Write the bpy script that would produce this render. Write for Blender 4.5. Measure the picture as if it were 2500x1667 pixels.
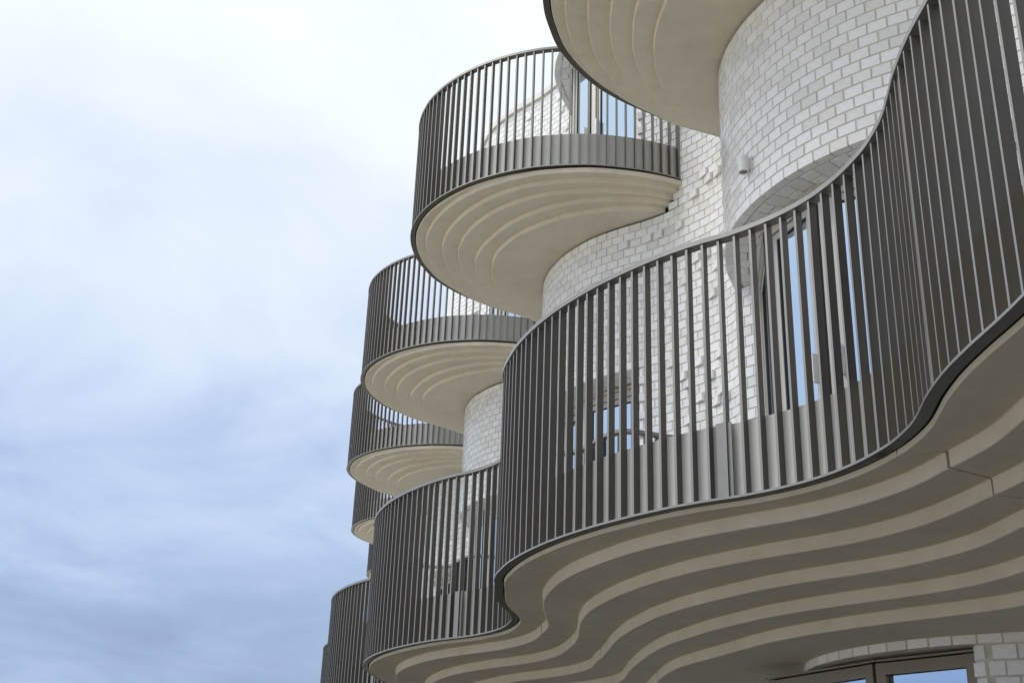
import bpy, bmesh, math, random
import numpy as np
from mathutils import Matrix, Vector
from mathutils.bvhtree import BVHTree

for o in list(bpy.data.objects): bpy.data.objects.remove(o)
scene = bpy.context.scene
COL = scene.collection
random.seed(7)

# ------------------------------------------------------------------ camera
EYE = 1.60                                   # camera height above the pavement
FPX = 2900.0                                 # focal length in photo pixels (2500 wide)
RCAM = np.array([[0.9993314591659301, 0.036560015334964883, 0.0],
                 [-0.014274336692676772, 0.3901747191576269, 0.9206301819092458],
                 [0.033658253568433535, -0.9200147030395623, 0.39043574139382903]])
cam = bpy.data.cameras.new('camera')
cam_ob = bpy.data.objects.new('camera', cam)
COL.objects.link(cam_ob)
m = Matrix.Identity(4)
for r in range(3):
    m[r][0] = RCAM[r, 0]; m[r][1] = -RCAM[r, 1]; m[r][2] = -RCAM[r, 2]
m[2][3] = EYE
cam_ob.matrix_world = m
cam.sensor_fit = 'HORIZONTAL'; cam.sensor_width = 36.0; cam.lens = FPX / 2500.0 * 36.0
cam.clip_start = 0.05; cam.clip_end = 20000.0
scene.camera = cam_ob

# ------------------------------------------------------------------ sky
SUN_EL, SUN_AZ = math.radians(60), math.radians(264)      # azimuth clockwise from +Y
world = bpy.data.worlds.new('World'); scene.world = world; world.use_nodes = True
nt = world.node_tree; N = nt.nodes; L = nt.links
for n in list(N): N.remove(n)
def wn(t, **k):
    n = N.new(t)
    for a, b in k.items(): setattr(n, a, b)
    return n
def wmath(op, a, b=None):
    n = wn('ShaderNodeMath', operation=op)
    for i, v in enumerate((a, b)):
        if v is None: continue
        if isinstance(v, (int, float)): n.inputs[i].default_value = v
        else: L.new(v, n.inputs[i])
    return n.outputs[0]
tc = wn('ShaderNodeTexCoord')
sep = wn('ShaderNodeSeparateXYZ'); L.new(tc.outputs['Generated'], sep.inputs[0])
el = wmath('MAXIMUM', sep.outputs[2], 0.02)
den = wmath('ADD', el, 0.22)
px = wmath('DIVIDE', sep.outputs[0], den); py = wmath('DIVIDE', sep.outputs[1], den)
cv = wn('ShaderNodeCombineXYZ'); L.new(px, cv.inputs[0]); L.new(py, cv.inputs[1])
# cloud-deck noise: large soft billows
def noise(scale, detail, rough, off, dist=0.0):
    mp = wn('ShaderNodeMapping'); mp.inputs['Location'].default_value = off
    L.new(cv.outputs[0], mp.inputs[0])
    n = wn('ShaderNodeTexNoise'); n.inputs['Scale'].default_value = scale
    n.inputs['Detail'].default_value = detail; n.inputs['Roughness'].default_value = rough
    n.inputs['Distortion'].default_value = dist
    L.new(mp.outputs[0], n.inputs['Vector']); return n.outputs['Fac']
n1 = noise(0.85, 3.0, 0.45, (0.35, 0.2, 0.0), 0.25)
n2 = noise(2.3, 5.0, 0.55, (1.7, -2.4, 3.0), 0.5)
cl = wmath('ADD', wmath('MULTIPLY', wmath('SUBTRACT', n1, 0.5), 0.42), wmath('MULTIPLY', wmath('SUBTRACT', n2, 0.5), 0.44))
azd = wmath('ADD', wmath('MULTIPLY', sep.outputs[0], -0.05), wmath('MULTIPLY', sep.outputs[1], 0.0))
lum = wmath('ADD', wmath('ADD', sep.outputs[2], cl), azd)
ramp = wn('ShaderNodeValToRGB'); L.new(lum, ramp.inputs[0])
cr = ramp.color_ramp; cr.interpolation = 'B_SPLINE'
stops = [(0.02,(.20,.26,.40)),(0.16,(.245,.325,.48)),(0.29,(.365,.455,.635)),(0.43,(.545,.61,.71)),(0.60,(.655,.705,.725)),(1.0,(.92,.97,.98))]
cr.elements[0].position = stops[0][0]; cr.elements[0].color = (*stops[0][1], 1)
cr.elements[1].position = stops[-1][0]; cr.elements[1].color = (*stops[-1][1], 1)
for p_, c_ in stops[1:-1]:
    e = cr.elements.new(p_); e.color = (*c_, 1)
sky = wn('ShaderNodeTexSky', sky_type='NISHITA')
sky.sun_disc = False; sky.sun_elevation = SUN_EL; sky.sun_rotation = SUN_AZ
skys = wn('ShaderNodeVectorMath', operation='SCALE'); L.new(sky.outputs[0], skys.inputs[0]); skys.inputs['Scale'].default_value = 0.09
mx = wn('ShaderNodeMix', data_type='RGBA'); mx.inputs[0].default_value = 0.90
L.new(skys.outputs[0], mx.inputs[6]); L.new(ramp.outputs[0], mx.inputs[7])
bg = wn('ShaderNodeBackground'); bg.inputs['Strength'].default_value = 1.0
L.new(mx.outputs[2], bg.inputs[0])
wo = wn('ShaderNodeOutputWorld'); L.new(bg.outputs[0], wo.inputs[0])

sun = bpy.data.lights.new('sun', 'SUN'); sun.energy = 2.1; sun.angle = math.radians(40); sun.color = (1.0, 0.97, 0.92)
sun_ob = bpy.data.objects.new('sun', sun); COL.objects.link(sun_ob)
sd = Vector((math.sin(SUN_AZ) * math.cos(SUN_EL), math.cos(SUN_AZ) * math.cos(SUN_EL), math.sin(SUN_EL)))
sun_ob.rotation_euler = (-sd).to_track_quat('-Z', 'Y').to_euler()
sun_ob.location = (0, 0, 30)
vs = scene.view_settings
vs.view_transform = 'Standard'; vs.look = 'None'; vs.exposure = 0.55; vs.gamma = 1.0; vs.use_curve_mapping = False
scene.render.engine = 'CYCLES'
scene.cycles.max_bounces = 8; scene.cycles.diffuse_bounces = 5; scene.cycles.glossy_bounces = 4

# ------------------------------------------------------------------ materials
def mat(name):
    mm = bpy.data.materials.new(name); mm.use_nodes = True
    return mm, mm.node_tree.nodes, mm.node_tree.links, mm.node_tree.nodes['Principled BSDF']
def tex(N, L, kind, scale, detail=4, rough=0.55, obj=True, stretch=None):
    tcn = N.new('ShaderNodeTexCoord'); src_ = tcn.outputs['Object' if obj else 'Generated']
    if stretch:
        mp = N.new('ShaderNodeMapping'); mp.inputs['Scale'].default_value = stretch
        L.new(src_, mp.inputs[0]); src_ = mp.outputs[0]
    n = N.new(kind); n.inputs['Scale'].default_value = scale
    if 'Detail' in n.inputs: n.inputs['Detail'].default_value = detail
    if 'Roughness' in n.inputs: n.inputs['Roughness'].default_value = rough
    L.new(src_, n.inputs['Vector']); return n
def rampc(N, L, fac, stops):
    r = N.new('ShaderNodeValToRGB'); L.new(fac, r.inputs[0])
    r.color_ramp.elements[0].position = stops[0][0]; r.color_ramp.elements[0].color = (*stops[0][1], 1)
    r.color_ramp.elements[1].position = stops[-1][0]; r.color_ramp.elements[1].color = (*stops[-1][1], 1)
    for p_, c_ in stops[1:-1]:
        e = r.color_ramp.elements.new(p_); e.color = (*c_, 1)
    return r
def bump(N, L, h, strength, dist, p):
    b = N.new('ShaderNodeBump'); b.inputs['Strength'].default_value = strength; b.inputs['Distance'].default_value = dist
    L.new(h, b.inputs['Height']); L.new(b.outputs[0], p.inputs['Normal'])

def make_metal():
    mm, N, L, p = mat('bronze_painted_steel')
    n = tex(N, L, 'ShaderNodeTexNoise', 5.0, 5, 0.6, True, (1, 1, .35))
    r = rampc(N, L, n.outputs['Fac'], [(0.3, (.27, .262, .24)), (0.7, (.32, .31, .288))])
    L.new(r.outputs[0], p.inputs['Base Color'])
    n2 = tex(N, L, 'ShaderNodeTexNoise', 40.0, 4, 0.6)
    r2 = rampc(N, L, n2.outputs['Fac'], [(0.3, (.34,)*3), (0.75, (.46,)*3)])
    L.new(r2.outputs[0], p.inputs['Roughness'])
    p.inputs['Metallic'].default_value = 0.6
    return mm
def make_concrete():
    mm, N, L, p = mat('cream_precast_concrete')
    n = tex(N, L, 'ShaderNodeTexNoise', 1.7, 7, 0.6)
    r = rampc(N, L, n.outputs['Fac'], [(0.28, (.58, .53, .435)), (0.55, (.64, .588, .487)), (0.78, (.69, .64, .535))])
    n3 = tex(N, L, 'ShaderNodeTexNoise', 9.0, 6, 0.65)
    r3 = rampc(N, L, n3.outputs['Fac'], [(0.22, (.80, .785, .75)), (0.42, (.94, .935, .92)), (0.62, (1, 1, 1))])
    mxn = N.new('ShaderNodeMix'); mxn.data_type = 'RGBA'; mxn.blend_type = 'MULTIPLY'; mxn.inputs[0].default_value = .8
    L.new(r.outputs[0], mxn.inputs[6]); L.new(r3.outputs[0], mxn.inputs[7])
    L.new(mxn.outputs[2], p.inputs['Base Color'])
    p.inputs['Roughness'].default_value = .72; p.inputs['Specular IOR Level'].default_value = .3
    n2 = tex(N, L, 'ShaderNodeTexNoise', 70.0, 5, 0.6); bump(N, L, n2.outputs['Fac'], .12, .002, p)
    return mm
def make_brick():
    mm, N, L, p = mat('white_glazed_brick')
    oi = N.new('ShaderNodeObjectInfo'); ge = N.new('ShaderNodeNewGeometry')
    ad = N.new('ShaderNodeMath'); ad.operation = 'ADD'; L.new(oi.outputs['Random'], ad.inputs[0]); L.new(ge.outputs['Random Per Island'], ad.inputs[1])
    fr = N.new('ShaderNodeMath'); fr.operation = 'FRACT'; L.new(ad.outputs[0], fr.inputs[0])
    r = rampc(N, L, fr.outputs[0], [(0.0, (.70, .695, .685)), (0.35, (.79, .79, .795)), (0.8, (.84, .84, .85)), (1.0, (.74, .72, .68))])
    n = tex(N, L, 'ShaderNodeTexNoise', 30, 4, 0.6)
    r3 = rampc(N, L, n.outputs['Fac'], [(0.25, (.90, .89, .87)), (0.55, (1, 1, 1))])
    mxn = N.new('ShaderNodeMix'); mxn.data_type = 'RGBA'; mxn.blend_type = 'MULTIPLY'; mxn.inputs[0].default_value = 1.0
    L.new(r.outputs[0], mxn.inputs[6]); L.new(r3.outputs[0], mxn.inputs[7])
    L.new(mxn.outputs[2], p.inputs['Base Color'])
    r2 = rampc(N, L, fr.outputs[0], [(0.0, (.16,)*3), (1.0, (.30,)*3)])
    L.new(r2.outputs[0], p.inputs['Roughness'])
    n2 = tex(N, L, 'ShaderNodeTexNoise', 22.0, 3, 0.5); bump(N, L, n2.outputs['Fac'], .10, .0012, p)
    return mm
def plain(name, col, rough, metal=0.0, spec=.5, nscale=8, var=.12, bmp=0.0):
    mm, N, L, p = mat(name)
    n = tex(N, L, 'ShaderNodeTexNoise', nscale, 5, .6)
    a = tuple(c * (1 - var) for c in col); b = tuple(min(1, c * (1 + var)) for c in col)
    r = rampc(N, L, n.outputs['Fac'], [(.3, a), (.7, b)]); L.new(r.outputs[0], p.inputs['Base Color'])
    p.inputs['Roughness'].default_value = rough; p.inputs['Metallic'].default_value = metal
    p.inputs['Specular IOR Level'].default_value = spec
    if bmp:
        n2 = tex(N, L, 'ShaderNodeTexNoise', nscale * 12, 4, .6); bump(N, L, n2.outputs['Fac'], bmp, .003, p)
    return mm
M_METAL = make_metal(); M_PLATE = plain('light_grey_steel', (.55, .53, .485), .42, .25, .5, 4, .06); M_SHADED = plain('shaded_bronze', (.098, .087, .074), .42, .35, .5, 5, .12); M_CONC = make_concrete(); M_BRICK = make_brick()  # the dark bronze tone carries the shade of bar sides and undersides
M_MORTAR = plain('beige_mortar', (.56, .53, .465), .95, 0, .2, 25, .14, .4)
M_GAP = plain('gap_shade', (.012, .011, .010), .9, 0, .1)  # black that carries the shade inside open gaps
M_FRAME = plain('champagne_aluminium', (.50, .475, .43), .42, .25, .5, 6, .05)
M_FRAME_SHADED = plain('shaded_window_frame', (.20, .165, .12), .4, .3, .5, 6, .06)  # frame colour darkened to carry the shade under the balcony
M_GASKET = plain('black_gasket', (.015, .015, .016), .6)
M_GLASS, gN, gL, gp = mat('solar_glass')
gp.inputs['Base Color'].default_value = (.52, .63, .76, 1); gp.inputs['Metallic'].default_value = 1.0
gn = tex(gN, gL, 'ShaderNodeTexNoise', 1.2, 2, .4); gr = rampc(gN, gL, gn.outputs['Fac'], [(.3, (.015,)*3), (.7, (.035,)*3)])
gL.new(gr.outputs[0], gp.inputs['Roughness']); bump(gN, gL, gn.outputs['Fac'], .02, .02, gp)
M_WHITE = plain('white_enamel', (.70, .70, .69), .35, 0, .5, 10, .04)
M_LENS = plain('lamp_lens', (.16, .16, .15), .15, 0, .6, 60, .4)
M_PAVE = plain('pale_stone_paving', (.60, .57, .51), .85, 0, .3, 1.3, .12, .3)
M_DARK_GROUND = plain('bounce_cut_ground', (.042, .037, .029), .9, 0, .3, 2.0, .2, .5)  # for an added ground strip that cuts bounce light
M_FLOOR = plain('dark_stone_tile', (.13, .125, .115), .8, 0, .3, 3.0, .15)
M_COPING = plain('pale_coping_stone', (.66, .65, .61), .7, 0, .3, 6, .06)
M_CORE = plain('render_backing', (.25, .24, .22), .9)

# ------------------------------------------------------------------ object helpers
def link(o, parent=None):
    COL.objects.link(o)
    if parent is not None: o.parent = parent
    return o
def tag(o, label=None, cat=None, group=None, kind=None):
    if label: o['label'] = label
    if cat: o['category'] = cat
    if group: o['group'] = group
    if kind: o['kind'] = kind
    return o
def mesh(name, verts, faces, material, smooth=None):
    me = bpy.data.meshes.new(name)
    me.from_pydata([tuple(map(float, v)) for v in verts], [], [tuple(map(int, f_)) for f_ in faces])
    me.materials.append(material)
    if smooth is not None:
        me.polygons.foreach_set('use_smooth', [True] * len(me.polygons))
        me.set_sharp_from_angle(angle=math.radians(smooth))
    me.update(); return me
def obj(name, me, parent=None):
    return link(bpy.data.objects.new(name, me), parent)
def empty(name, mat4):
    o = bpy.data.objects.new(name, None); o.empty_display_size = .2; COL.objects.link(o); o.matrix_world = mat4; return o

# ------------------------------------------------------------------ plan geometry (metres, bay frame)
FOUT=[[0.058,7.224],[0.05,7.283],[0.04,7.342],[0.027,7.4],[0.01,7.458],[-0.009,7.514],[-0.032,7.569],[-0.059,7.622],[-0.089,7.674],[-0.122,7.724],[-0.157,7.771],[-0.195,7.817],[-0.235,7.862],[-0.277,7.904],[-0.323,7.942],[-0.367,7.982],[-0.41,8.024],[-0.45,8.067],[-0.49,8.112],[-0.527,8.159],[-0.563,8.206],[-0.598,8.254],[-0.632,8.303],[-0.665,8.353],[-0.698,8.403],[-0.729,8.454],[-0.758,8.506],[-0.786,8.558],[-0.814,8.611],[-0.84,8.665],[-0.865,8.719],[-0.889,8.774],[-0.91,8.829],[-0.931,8.885],[-0.95,8.941],[-0.968,8.998],[-0.985,9.055],[-1.0,9.113],[-1.014,9.171],[-1.026,9.23],[-1.036,9.288],[-1.044,9.347],[-1.052,9.406],[-1.059,9.466],[-1.063,9.525],[-1.064,9.585],[-1.061,9.644],[-1.054,9.703],[-1.048,9.763],[-1.043,9.822],[-1.039,9.882],[-1.035,9.941],[-1.029,10.001],[-1.023,10.06],[-1.015,10.119],[-1.005,10.178],[-0.993,10.236],[-0.98,10.294],[-0.965,10.352],[-0.947,10.409],[-0.93,10.466],[-0.914,10.523],[-0.902,10.582],[-0.894,10.641],[-0.888,10.7],[-0.885,10.76],[-0.887,10.819]]
WALL=[[1.59,7.494],[1.59,7.544],[1.585,7.594],[1.577,7.643],[1.565,7.692],[1.548,7.739],[1.527,7.785],[1.505,7.83],[1.481,7.874],[1.456,7.917],[1.427,7.958],[1.396,7.998],[1.365,8.037],[1.334,8.076],[1.302,8.116],[1.272,8.155],[1.241,8.195],[1.211,8.235],[1.178,8.273],[1.144,8.31],[1.108,8.344],[1.071,8.378],[1.032,8.41],[0.993,8.441],[0.952,8.47],[0.912,8.5],[0.872,8.53],[0.832,8.561],[0.794,8.593],[0.756,8.626],[0.719,8.66],[0.684,8.696],[0.65,8.733],[0.617,8.771],[0.586,8.81],[0.557,8.851],[0.528,8.892],[0.501,8.934],[0.474,8.977],[0.45,9.02],[0.427,9.065],[0.405,9.11],[0.386,9.156],[0.368,9.203],[0.351,9.25],[0.335,9.298],[0.32,9.346],[0.307,9.394],[0.296,9.443],[0.287,9.492],[0.279,9.542],[0.273,9.592],[0.268,9.642],[0.266,9.692],[0.267,9.742],[0.268,9.792],[0.271,9.842],[0.277,9.892],[0.286,9.941],[0.296,9.99],[0.308,10.039],[0.32,10.087],[0.334,10.136],[0.348,10.184],[0.363,10.232],[0.38,10.279],[0.399,10.325],[0.42,10.371],[0.441,10.416],[0.463,10.462],[0.484,10.507],[0.506,10.552],[0.526,10.598],[0.546,10.644],[0.566,10.69],[0.584,10.737],[0.601,10.784],[0.618,10.831],[0.634,10.879],[0.648,10.927],[0.659,10.976]]
BOUT=[[1.36,8.165],[1.297,8.134],[1.234,8.104],[1.17,8.076],[1.104,8.052],[1.037,8.031],[0.969,8.013],[0.901,7.999],[0.831,7.987],[0.762,7.977],[0.692,7.969],[0.623,7.964],[0.553,7.963],[0.483,7.966],[0.413,7.973],[0.343,7.983],[0.274,7.994],[0.205,8.007],[0.138,8.025],[0.071,8.047],[0.006,8.072],[-0.059,8.1],[-0.122,8.131],[-0.183,8.164],[-0.243,8.2],[-0.302,8.238],[-0.358,8.28],[-0.413,8.324],[-0.465,8.37],[-0.516,8.419],[-0.564,8.47],[-0.61,8.523],[-0.653,8.578],[-0.693,8.635],[-0.731,8.694],[-0.767,8.755],[-0.799,8.817],[-0.827,8.881],[-0.851,8.947],[-0.873,9.014],[-0.891,9.081],[-0.906,9.15],[-0.916,9.219],[-0.921,9.289],[-0.923,9.359],[-0.921,9.429],[-0.916,9.499],[-0.908,9.569],[-0.897,9.638],[-0.884,9.707],[-0.867,9.774],[-0.845,9.841],[-0.822,9.907],[-0.798,9.973],[-0.771,10.038],[-0.739,10.1],[-0.702,10.16],[-0.663,10.218],[-0.622,10.274],[-0.578,10.329],[-0.532,10.382],[-0.484,10.433],[-0.433,10.481],[-0.38,10.527],[-0.324,10.57],[-0.267,10.61],[-0.208,10.648],[-0.148,10.683],[-0.086,10.716],[-0.024,10.749],[0.037,10.783],[0.098,10.818],[0.162,10.847],[0.228,10.869],[0.296,10.887],[0.364,10.905],[0.431,10.924],[0.498,10.944],[0.565,10.966],[0.631,10.99]]
FRING=[[[0.069,7.119],[0.059,7.188],[0.046,7.257],[0.026,7.324],[0.002,7.389],[-0.025,7.454],[-0.054,7.517],[-0.088,7.578],[-0.126,7.637],[-0.166,7.695],[-0.21,7.749],[-0.258,7.8],[-0.307,7.849],[-0.358,7.898],[-0.407,7.947],[-0.454,7.999],[-0.498,8.053],[-0.541,8.109],[-0.579,8.167],[-0.617,8.226],[-0.654,8.285],[-0.691,8.344],[-0.728,8.404],[-0.764,8.464],[-0.796,8.526],[-0.825,8.59],[-0.853,8.654],[-0.88,8.718],[-0.907,8.783],[-0.932,8.848],[-0.954,8.914],[-0.973,8.981],[-0.99,9.049],[-1.003,9.118],[-1.014,9.187],[-1.022,9.256],[-1.028,9.326],[-1.032,9.396],[-1.032,9.466],[-1.031,9.536],[-1.029,9.606],[-1.025,9.675],[-1.018,9.745],[-1.009,9.814],[-0.998,9.883],[-0.985,9.952],[-0.971,10.02],[-0.955,10.088],[-0.937,10.156],[-0.919,10.224],[-0.901,10.291],[-0.884,10.359],[-0.872,10.428],[-0.868,10.498],[-0.869,10.568],[-0.875,10.637],[-0.882,10.707]],[[0.236,7.161],[0.227,7.231],[0.219,7.3],[0.207,7.369],[0.19,7.437],[0.169,7.504],[0.144,7.57],[0.115,7.634],[0.083,7.696],[0.048,7.757],[0.011,7.816],[-0.031,7.872],[-0.076,7.926],[-0.124,7.978],[-0.172,8.029],[-0.218,8.082],[-0.264,8.135],[-0.309,8.189],[-0.353,8.243],[-0.394,8.3],[-0.433,8.358],[-0.473,8.416],[-0.51,8.475],[-0.544,8.537],[-0.575,8.6],[-0.604,8.664],[-0.631,8.728],[-0.657,8.794],[-0.681,8.859],[-0.704,8.926],[-0.725,8.993],[-0.743,9.06],[-0.758,9.129],[-0.772,9.198],[-0.783,9.267],[-0.791,9.337],[-0.798,9.406],[-0.803,9.476],[-0.806,9.546],[-0.807,9.617],[-0.807,9.687],[-0.803,9.757],[-0.797,9.827],[-0.788,9.896],[-0.779,9.966],[-0.769,10.035],[-0.758,10.105],[-0.747,10.174],[-0.735,10.243],[-0.724,10.312],[-0.713,10.381],[-0.704,10.451],[-0.701,10.521],[-0.702,10.591],[-0.706,10.661],[-0.712,10.731]],[[0.416,7.241],[0.408,7.31],[0.4,7.379],[0.39,7.447],[0.379,7.516],[0.365,7.584],[0.348,7.651],[0.326,7.717],[0.299,7.781],[0.27,7.844],[0.238,7.906],[0.201,7.964],[0.161,8.021],[0.12,8.077],[0.075,8.13],[0.029,8.182],[-0.015,8.235],[-0.058,8.29],[-0.099,8.346],[-0.14,8.402],[-0.18,8.459],[-0.219,8.516],[-0.256,8.575],[-0.29,8.635],[-0.32,8.698],[-0.349,8.761],[-0.378,8.824],[-0.405,8.888],[-0.43,8.953],[-0.451,9.019],[-0.471,9.085],[-0.49,9.152],[-0.509,9.219],[-0.524,9.287],[-0.538,9.355],[-0.551,9.423],[-0.563,9.491],[-0.571,9.56],[-0.579,9.629],[-0.583,9.698],[-0.585,9.768],[-0.585,9.837],[-0.584,9.906],[-0.58,9.976],[-0.575,10.045],[-0.568,10.114],[-0.56,10.183],[-0.553,10.252],[-0.545,10.321],[-0.537,10.39],[-0.531,10.459],[-0.527,10.528],[-0.524,10.598],[-0.523,10.667],[-0.525,10.737],[-0.528,10.806]],[[0.597,7.274],[0.591,7.344],[0.585,7.413],[0.581,7.483],[0.58,7.553],[0.578,7.623],[0.572,7.693],[0.558,7.761],[0.539,7.829],[0.517,7.895],[0.49,7.96],[0.46,8.023],[0.427,8.085],[0.389,8.144],[0.35,8.201],[0.307,8.257],[0.262,8.31],[0.218,8.365],[0.175,8.42],[0.134,8.477],[0.093,8.533],[0.054,8.592],[0.02,8.653],[-0.012,8.715],[-0.044,8.778],[-0.075,8.84],[-0.104,8.904],[-0.132,8.968],[-0.16,9.032],[-0.187,9.097],[-0.211,9.162],[-0.232,9.229],[-0.251,9.297],[-0.27,9.364],[-0.287,9.432],[-0.299,9.501],[-0.309,9.57],[-0.32,9.639],[-0.33,9.709],[-0.338,9.778],[-0.345,9.848],[-0.349,9.918],[-0.354,9.987],[-0.357,10.057],[-0.359,10.127],[-0.359,10.197],[-0.359,10.267],[-0.357,10.337],[-0.354,10.407],[-0.351,10.477],[-0.348,10.547],[-0.347,10.617],[-0.346,10.687],[-0.345,10.757],[-0.345,10.827]],[[0.779,7.294],[0.778,7.364],[0.779,7.434],[0.78,7.504],[0.781,7.574],[0.782,7.644],[0.782,7.714],[0.78,7.783],[0.773,7.853],[0.762,7.922],[0.745,7.99],[0.725,8.057],[0.699,8.122],[0.668,8.184],[0.633,8.245],[0.595,8.303],[0.555,8.36],[0.513,8.416],[0.47,8.471],[0.427,8.527],[0.386,8.583],[0.345,8.639],[0.305,8.697],[0.267,8.755],[0.23,8.815],[0.195,8.875],[0.16,8.936],[0.128,8.998],[0.1,9.062],[0.074,9.127],[0.049,9.192],[0.025,9.258],[0.001,9.323],[-0.019,9.39],[-0.038,9.458],[-0.055,9.525],[-0.072,9.593],[-0.088,9.661],[-0.105,9.729],[-0.121,9.797],[-0.134,9.865],[-0.143,9.935],[-0.15,10.004],[-0.155,10.074],[-0.161,10.144],[-0.164,10.213],[-0.166,10.283],[-0.167,10.353],[-0.168,10.423],[-0.168,10.493],[-0.168,10.563],[-0.167,10.633],[-0.166,10.703],[-0.165,10.772],[-0.162,10.842]],[[0.946,7.341],[0.946,7.411],[0.946,7.48],[0.946,7.55],[0.946,7.619],[0.946,7.688],[0.946,7.758],[0.946,7.827],[0.946,7.897],[0.946,7.966],[0.945,8.036],[0.94,8.105],[0.923,8.172],[0.894,8.235],[0.857,8.294],[0.818,8.351],[0.778,8.408],[0.737,8.463],[0.695,8.519],[0.653,8.574],[0.611,8.63],[0.572,8.687],[0.534,8.745],[0.496,8.803],[0.46,8.862],[0.424,8.922],[0.389,8.982],[0.356,9.043],[0.326,9.106],[0.298,9.169],[0.27,9.233],[0.246,9.298],[0.225,9.364],[0.207,9.431],[0.191,9.498],[0.174,9.566],[0.158,9.633],[0.141,9.701],[0.125,9.768],[0.108,9.836],[0.092,9.903],[0.075,9.97],[0.059,10.038],[0.042,10.105],[0.027,10.173],[0.014,10.241],[0.005,10.31],[0.001,10.379],[-0.003,10.449],[-0.005,10.518],[-0.005,10.587],[-0.004,10.657],[-0.001,10.726],[0.003,10.796],[0.007,10.865]]]
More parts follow.
